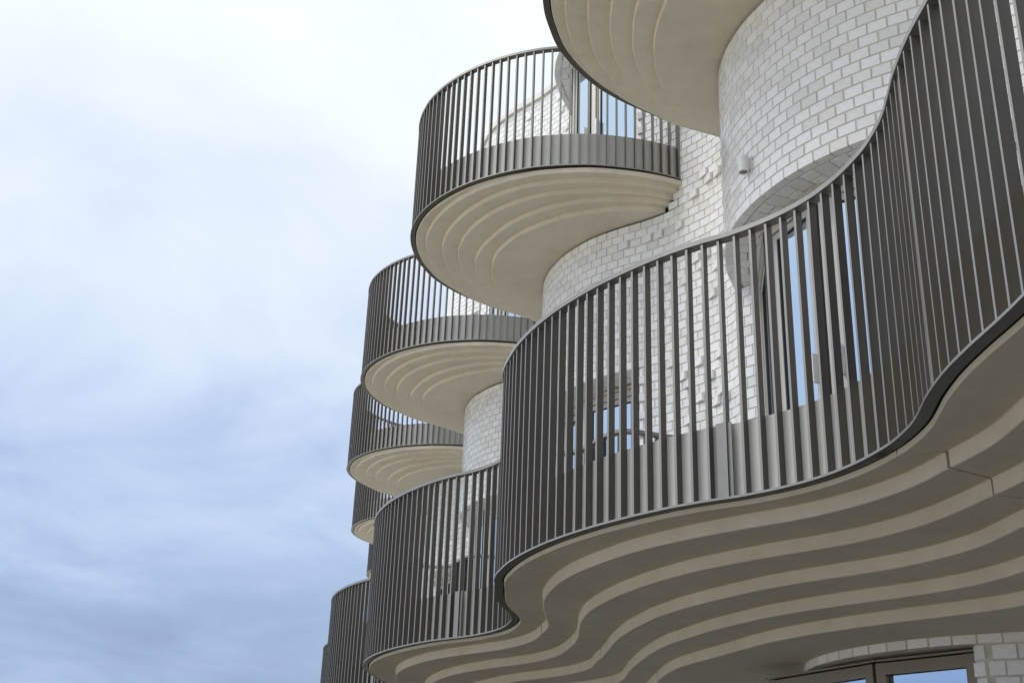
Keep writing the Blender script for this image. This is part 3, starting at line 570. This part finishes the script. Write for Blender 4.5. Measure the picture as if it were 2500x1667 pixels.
# balcony doors: faceted glazed fronts
def quad_box(a, b, n2, d0, d1, z0, z1):
    """box along plan segment a-b, from depth d0 to d1 along n2"""
    v = []
    for z in (z0, z1):
        for p_, d in ((a, d0), (b, d0), (b, d1), (a, d1)): q = p_ + n2 * d; v.append((q[0], q[1], z))
    return v, [(0, 3, 2, 1), (4, 5, 6, 7), (0, 1, 5, 4), (1, 2, 6, 5), (2, 3, 7, 6), (3, 0, 4, 7)]
def merge(parts):
    v = []; f_ = []
    for pv, pf in parts:
        b = len(v); v += list(pv); f_ += [tuple(b + i for i in q) for q in pf]
    return v, f_
def door_meshes(z0, z1, FACETS):
    out = []
    for i, (a, b) in enumerate(zip(FACETS[:-1], FACETS[1:])):
        d = b - a; Ld = np.hypot(*d); t = d / Ld; n2 = np.array([t[1], -t[0]])       # outward
        if n2 @ np.array([-.95, -.3]) < 0: n2 = -n2
        e0, e1 = .012, Ld - .012; fw = .050; fr_ = []
        P = lambda s_: a + t * s_
        fr_.append(quad_box(P(e0), P(e0 + fw), n2, -.06, .0, z0, z1)); fr_.append(quad_box(P(e1 - fw), P(e1), n2, -.06, .0, z0, z1))
        fr_.append(quad_box(P(e0 + fw), P(e1 - fw), n2, -.06, -.001, z1 - fw, z1 - .001)); fr_.append(quad_box(P(e0 + fw), P(e1 - fw), n2, -.06, -.001, z0, z0 + fw))
        # opening sash inside the outer frame
        s0, s1 = e0 + fw + .006, e1 - fw - .006; w = .040; zz0, zz1 = z0 + fw + .006, z1 - fw - .006
        sa = [quad_box(P(s0), P(s0 + w), n2, -.055, -.012, zz0, zz1), quad_box(P(s1 - w), P(s1), n2, -.055, -.012, zz0, zz1),
              quad_box(P(s0 + w), P(s1 - w), n2, -.055, -.013, zz1 - w, zz1), quad_box(P(s0 + w), P(s1 - w), n2, -.055, -.013, zz0, zz0 + w)]
        ga = [quad_box(P(e0 + fw - .002), P(e1 - fw + .002), n2, -.065, -.058, z0 + .01, z1 - .01),
              quad_box(P(s0 + w - .001), P(s0 + w + .007), n2, -.05, -.016, zz0 + w, zz1 - w), quad_box(P(s1 - w - .007), P(s1 - w + .001), n2, -.05, -.016, zz0 + w, zz1 - w),
              quad_box(P(s0 + w), P(s1 - w), n2, -.05, -.017, zz1 - w - .007, zz1 - w + .001)]
        pn = quad_box(P(s0 + w + .007), P(s1 - w - .007), n2, -.045, -.026, zz0 + w, zz1 - w - .007)
        hd = quad_box(P(s1 - w * .7) if i == 1 else P(s0 + w * .3), P(s1 - w * .35) if i == 1 else P(s0 + w * .65), n2, -.012, .028, z0 + 1.0, z0 + 1.16)
        out.append((mesh('frame', *merge(fr_), M_FRAME), mesh('sash', *merge(sa), M_FRAME), mesh('gasket', *merge(ga), M_GASKET), mesh('pane', *pn, M_GLASS), mesh('handle', *hd, M_WHITE) if i else None))
    # corner posts between facets
    posts = []
    for k in range(len(FACETS)):
        p_ = FACETS[k]; posts.append(box_verts(p_[0] - .004, p_[0] + .03, p_[1] - .012, p_[1] + .012, z0, z1 + .004))
    head = []
    for a, b in zip(FACETS[:-1], FACETS[1:]):
        d = b - a; t = d / np.hypot(*d); n2 = np.array([t[1], -t[0]])
        if n2 @ np.array([-.95, -.3]) < 0: n2 = -n2
        head.append(quad_box(a, b, n2, -.06, .006, z1 + .004, z1 + .034))
    return out, mesh('corner_post', *merge(posts), M_GASKET), mesh('head_trim', *merge(head), M_FRAME)
DOORS = {'F': door_meshes(ZF + .02, DOOR_F - .036, FACETS), 'B': door_meshes(ZB + .02, DOOR_B - .036, FACU)}

W_LABEL = {-1: 'white glazed brick wall glimpsed between the thick dark bars at the right edge',
           0: 'white glazed brick wall bay bulging over the front door, carrying the small wall light',
           1: 'white brick wall bay with protruding bricks in the middle, curving under the largest upper balcony',
           2: 'white brick wall bay with stone coping seen through the bars of the largest upper balcony',
           3: 'far white brick wall bay curving behind the middle upper balconies',
           4: 'farthest white brick wall bay behind the small balconies near the left edge of the building'}
# protruding bricks read from the photograph: image points on bay 1 (both floors) and bay 2
PROTRUDE = [(1,1529,604),(1,1573,591),(1,1614,578),(1,1651,561),(1,1638,672),(1,1672,690),(1,1696,624),(1,1710,651),(1,1735,616),(1,1745,642),(1,1750,619),(1,1745,715),(1,1537,672),(1,1715,421),(1,1745,423),(1,1723,445),(1,1700,465),(1,1607,768),(1,1752,866),(1,1707,885),(1,1673,909),(1,1721,921),(1,1707,966),(1,1750,976),(1,1673,1021),(1,1767,980),(1,1740,713),(1,1645,890),(1,1683,942),(1,1767,952),(2,1292,286),(2,1358,240),(2,1364,274),(2,1384,309)]
for n in (-1, 0, 1, 2, 3, 4):
    M4, M3 = bay_mat(n)
    for me in MORTAR_PARTS: add_occ(me, M4)
bvh = BVHTree.FromPolygons(occl_v, occl_f)
eye = Vector((0, 0, EYE))
for n in (-1, 0, 1, 2, 3, 4):
    M4, M3 = bay_mat(n)
    root = empty('brick_facade_bay', M4); tag(root, W_LABEL[n], 'brick facade', 'white brick facade bays')
    for me in MORTAR_PARTS: obj('mortar', me, root)
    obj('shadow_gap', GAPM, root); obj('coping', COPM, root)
    for cu, z0, z1 in ((JN, ZF - .02, DOOR_F), (JF, ZF - .02, DOOR_F), (JNU, ZB, DOOR_B), (JFU, ZB, DOOR_B)):
        obj('jamb_mortar', jamb_mortar(cu, z0, z1), root)
    for z in (DOOR_F, DOOR_B):
        obj('lintel_bed', LBED[z], root)
        for me in LINTEL[z]: obj('lintel_brick', me, root)
    for key in ('F', 'B'):
        leaves, post, head = DOORS[key]
        d = obj('balcony_door', post, root)
        obj('head_trim', head, d)
        for fme, sme, gme, pme, hme in leaves:
            obj('frame', fme, d); obj('sash', sme, d); obj('gasket', gme, d); obj('pane', pme, d)
            if hme: obj('handle', hme, d)
    # rank bricks by how large they show
    PW = np.c_[tr(M3, TBP[:, :2] + TBN * .004), TBP[:, 2]]; NW = TBN @ M3[:2, :2].T
    x_, y_, dep = project(PW)
    view = PW - np.array([0, 0, EYE]); dist_ = np.linalg.norm(view, axis=1)
    facing = -(view[:, 0] * NW[:, 0] + view[:, 1] * NW[:, 1]) / dist_
    size = np.where((dep > 0) & (x_ > -10) & (x_ < 2510) & (y_ > -10) & (y_ < 1680) & (facing > .02), facing * TBL / dist_ ** 2, 0)
    vis = np.zeros(len(size), bool)
    for i in np.nonzero(size > 0)[0]:
        d = Vector(view[i]); Ln = d.length; h = bvh.ray_cast(eye, d / Ln, Ln - .06)
        vis[i] = h[0] is None
    # which bricks are turned out of the wall
    turned = set()
    for (bn, qx, qy) in PROTRUDE:
        if bn != n: continue
        cand = np.hypot(x_ - qx, y_ - qy) + np.where((facing > 0) & (dep > 0), 0, 1e6)
        turned.add(int(cand.argmin()))
    rs = random.Random(40 + n)
    sb = np.array([b[0] for b in TEMPLATE_BRICKS]); zb_ = np.array([b[2] for b in TEMPLATE_BRICKS])
    if n != 1:
        for i in range(len(sb)):
            s_ = sb[i]
            if .25 < s_ < 1.25 and not (n == 0 and 2.9 < s_) and zb_[i] < COPING - .3 and rs.random() < .045: turned.add(i)
    order = np.argsort(-np.where(vis, size, 0)); nvis = int(vis.sum())
    pick = [i for i in order[:min(nvis, 300)]]
    tv = [i for i in turned if vis[i] and i not in set(pick)]
    if tv: pick = pick[:300 - len(tv)] + tv
    pick = set(pick)
    rest = []
    for i in range(len(size)):
        (P, t, nrm), b = TB[i]
        if i in pick or i in turned: 
            if i in pick: place_brick(WEDGE if i in turned else BRICK, P, t, b[1], b[2], root)
            else: rest.append((P + nrm * .02, t, nrm, b[1], b[2]))
        else: rest.append((P, t, nrm, b[1], b[2]))
    for cu, s_, ln, z in JB:
        P, t, nrm = cu.at(s_); rest.append((P, t, nrm, ln, z))
    joined_bricks('brickwork', rest, root)
    print('bay', n, 'visible bricks', nvis, 'picked', len(pick), 'rest', len(rest))

# ------------------------------------------------------------------ ground floor wall under the front balcony
GW = Curve(WA.off(-.33))
ZG = ZFR[5]
GH = ZG - .0435                                     # underside of the header course
GLABEL = {0: 'white brick ground floor wall and window under the front balcony, bottom right corner', -1: 'ground floor brick wall at the far right below the balcony', 1: 'ground floor brick wall hidden under the second lower balcony'}
gs0 = GW.near([1.069, 8.792]); gs1 = GW.near([0.595, 10.591])
for n in (-1, 0, 1):
    M4, M3 = bay_mat(n)
    root = empty('ground_floor_facade', M4); tag(root, GLABEL[n], 'brick facade', 'ground floor facade bays')
    def gsheet(sel, z0, z1, d0=-.10, d1=-.0005):
        v, f_ = sweep(GW.off(d0)[sel], GW.off(d1)[sel], z0, z1); return mesh('mortar', v, f_, M_MORTAR, 30)
    obj('mortar', gsheet(np.ones(len(GW.d), bool), GH + .003, ZG + .03), root)
    obj('mortar', gsheet(GW.d <= gs0, .0, GH + .002), root); obj('mortar', gsheet(GW.d >= gs1, .0, GH + .002), root)
    rest = []; nb = int(GW.len / BL); stp = GW.len / nb
    pick = []
    for c in range(nb):
        P, t, nrm = GW.at((c + .5) * stp); pick.append((P, t, nrm, stp, GH + .001))
    P0, t0, n0_ = GW.at(gs0)
    ja = [P0 - n0_ * .06 + n0_ * .06 * math.cos(th) + t0 * .06 * math.sin(th) for th in np.linspace(0, math.pi / 2, 7)]
    ja.append(ja[-1] - n0_ * .10); JG = Curve(ja)
    k = 1
    while GH - k * COURSE > 0:
        z = GH - k * COURSE + .002; o_ = .5 if k % 2 else 0
        for c in range(nb):
            a, b = (c + o_) * stp, (c + 1 + o_) * stp
            for lo, hi in ((0, gs0), (gs1, GW.len)):
                aa, bb = max(a, lo), min(b, hi)
                if bb - aa > .03:
                    P, t, nrm = GW.at((aa + bb) / 2); rest.append((P, t, nrm, bb - aa, z))
        cuts = [0, .055, .105, JG.len] if k % 2 else [0, .08, JG.len]
        for a, b in zip(cuts[:-1], cuts[1:]):
            P, t, nrm = JG.at((a + b) / 2); rest.append((P, t, nrm, b - a, z))
        k += 1
    v, f_ = sweep(JG.off(-.03), JG.off(-.0005), .0, GH); obj('jamb_mortar', mesh('jamb_mortar', v, f_, M_MORTAR, 30), root)
    if n == 0:
        items = [(P, t, ln, z) for P, t, nrm, ln, z in pick]
        near_ = [r_ for r_ in rest if r_[4] > GH - .9 and np.hypot(*(r_[0] - P0)) < .8]
        rest = [r_ for r_ in rest if not (r_[4] > GH - .9 and np.hypot(*(r_[0] - P0)) < .8)]
        for P, t, ln, z in items:
            o = place_brick(BRICK, P, t, ln, z, root); o.scale.z = (ZG - GH - .002) / hb
        for P, t, nrm, ln, z in near_: place_brick(BRICK, P, t, ln, z, root)
    else: rest += [(P, t, nrm, ln, z) for P, t, nrm, ln, z in pick]
    joined_bricks('brickwork', rest, root)
    # window: two facets meeting at a mullion
    GF = np.array([[1.45,6.62],[1.80,5.86],[2.135,5.415]])
    Mi = np.linalg.inv(bay_mat(0)[1]); GFt = tr(Mi, GF)                # read in bay 0, kept in the bay frame
    w_ = None
    trim_parts = []
    for i, (a, b) in enumerate(zip(GFt[:-1], GFt[1:])):
        d = b - a; Ld = np.hypot(*d); t = d / Ld; n2 = np.array([t[1], -t[0]])
        if n2 @ np.array([-.95, -.3]) < 0: n2 = -n2
        P = lambda s_: a + t * s_
        z1 = GH - .028; z0 = .05; fw = .055
        fr_ = [quad_box(P(.010), P(.010 + fw), n2, -.06, 0, z0, z1), quad_box(P(Ld - .010 - fw), P(Ld - .010), n2, -.06, 0, z0, z1),
               quad_box(P(.010 + fw), P(Ld - .010 - fw), n2, -.06, -.001, z1 - fw, z1 - .001)]
        me = mesh('window', *merge(fr_), M_FRAME_SHADED); w_ = obj('window', me, root)
        obj('gasket', mesh('gasket', *merge([quad_box(P(-.004), P(Ld + .004), n2, -.075, -.055, z0, z1 + .012)]), M_GASKET), w_)
        obj('pane', mesh('pane', *quad_box(P(.010 + fw + .004), P(Ld - .014 - fw), n2, -.05, -.03, z0, z1 - fw - .004), M_GLASS), w_)
        trim_parts.append(quad_box(a - t * .02, b + t * .02, n2, -.06, .008, z1 + .006, z1 + .016))
    obj('head_trim', mesh('head_trim', *merge(trim_parts), M_FRAME_SHADED), root)
    # lining between the header course and the window
    sel = np.ones(len(GW.d), bool)
    v, f_ = sweep(GW.off(-.40)[sel], GW.off(-.055)[sel], GH + .001, GH + .04); obj('lintel_bed', mesh('lintel_bed', v, f_, M_MORTAR, 30), root)

# ------------------------------------------------------------------ building core, ground
core = []
for n in range(-1, 5):
    M4, M3 = bay_mat(n); core += list(tr(M3, WA.off(-.75)[::8]))
core = np.array(core); back = core + np.array([9.0, 1.0])
v, f_ = sweep(back, core, 0.0, COPING - .05)
tag(obj('building_core', mesh('building_core', v, f_, M_CORE)), kind='structure')
v, f_ = strip([np.array([(-6000, -6000, 0), (6000, -6000, 0)]), np.array([(-6000, 6000, 0), (6000, 6000, 0)])])
tag(obj('ground', mesh('ground', v, f_, M_PAVE)), kind='structure')
rd = []
for n in range(-3, 7):
    M4, M3 = bay_mat(n); rd += list(tr(M3, WALL[::20][:4]))
rd = np.array(rd)
v, f_ = strip([rz(rd + np.array([-6.5, -6.5 * .2]), .004), rz(rd + np.array([1.5, .3]), .004)])
tag(obj('added_dark_ground', mesh('added_dark_ground', v, f_, M_DARK_GROUND)), kind='structure')  # unseen dark strip, added to keep the lower soffits dark

# ------------------------------------------------------------------ wall light on the front bay
LP, LZ, LT, LN = ([1.339, 5.896], 5.202, [-0.2827, 0.9592], [-0.9592, -0.2827])
def cyl(r, z0, z1, cx, cy, n_=28, taper=1.0):
    v = []
    for z, rr in ((z0, r), (z1, r * taper)):
        for i in range(n_): a = 2 * math.pi * i / n_; v.append((cx + rr * math.cos(a), cy + rr * math.sin(a), z))
    f_ = [(i, (i + 1) % n_, n_ + (i + 1) % n_, n_ + i) for i in range(n_)]
    return v, f_ + [tuple(range(n_))[::-1], tuple(range(n_, 2 * n_))]
ang = math.atan2(LT[1], LT[0])
lm = Matrix.Translation((LP[0], LP[1], LZ)) @ Matrix.Rotation(ang, 4, 'Z')
lroot = empty('wall_light', lm)
tag(lroot, 'small white cylinder wall light fixed to the bulging white brick wall', 'wall light')
R_ = .030
v, f_ = cyl(R_, .006, .098, 0, .004 + .012 + R_); obj('body', mesh('body', v, f_, M_WHITE, 40), lroot)
ring_v, ring_f = [], []
n_ = 28
for z in (.0, .006):
    for rr in (R_, R_ - .006):
        for i in range(n_): a = 2 * math.pi * i / n_; ring_v.append((rr * math.cos(a), .016 + R_ + rr * math.sin(a), z))
for i in range(n_):
    j = (i + 1) % n_
    ring_f += [(i, j, n_ + j, n_ + i), (i, 2 * n_ + i, 2 * n_ + j, j), (n_ + i, n_ + j, 3 * n_ + j, 3 * n_ + i)]
obj('rim', mesh('rim', ring_v, ring_f, M_WHITE, 40), lroot)
v, f_ = cyl(R_ - .0065, .003, .0055, 0, .016 + R_); obj('lens', mesh('lens', v, f_, M_LENS), lroot)
v, f_ = box_verts(-.030, .030, .004, .010, -.004, .104); obj('back_plate', mesh('back_plate', v, f_, M_WHITE), lroot)
v, f_ = box_verts(-.015, .015, .010, .020, .02, .08); obj('bracket', mesh('bracket', v, f_, M_WHITE), lroot)
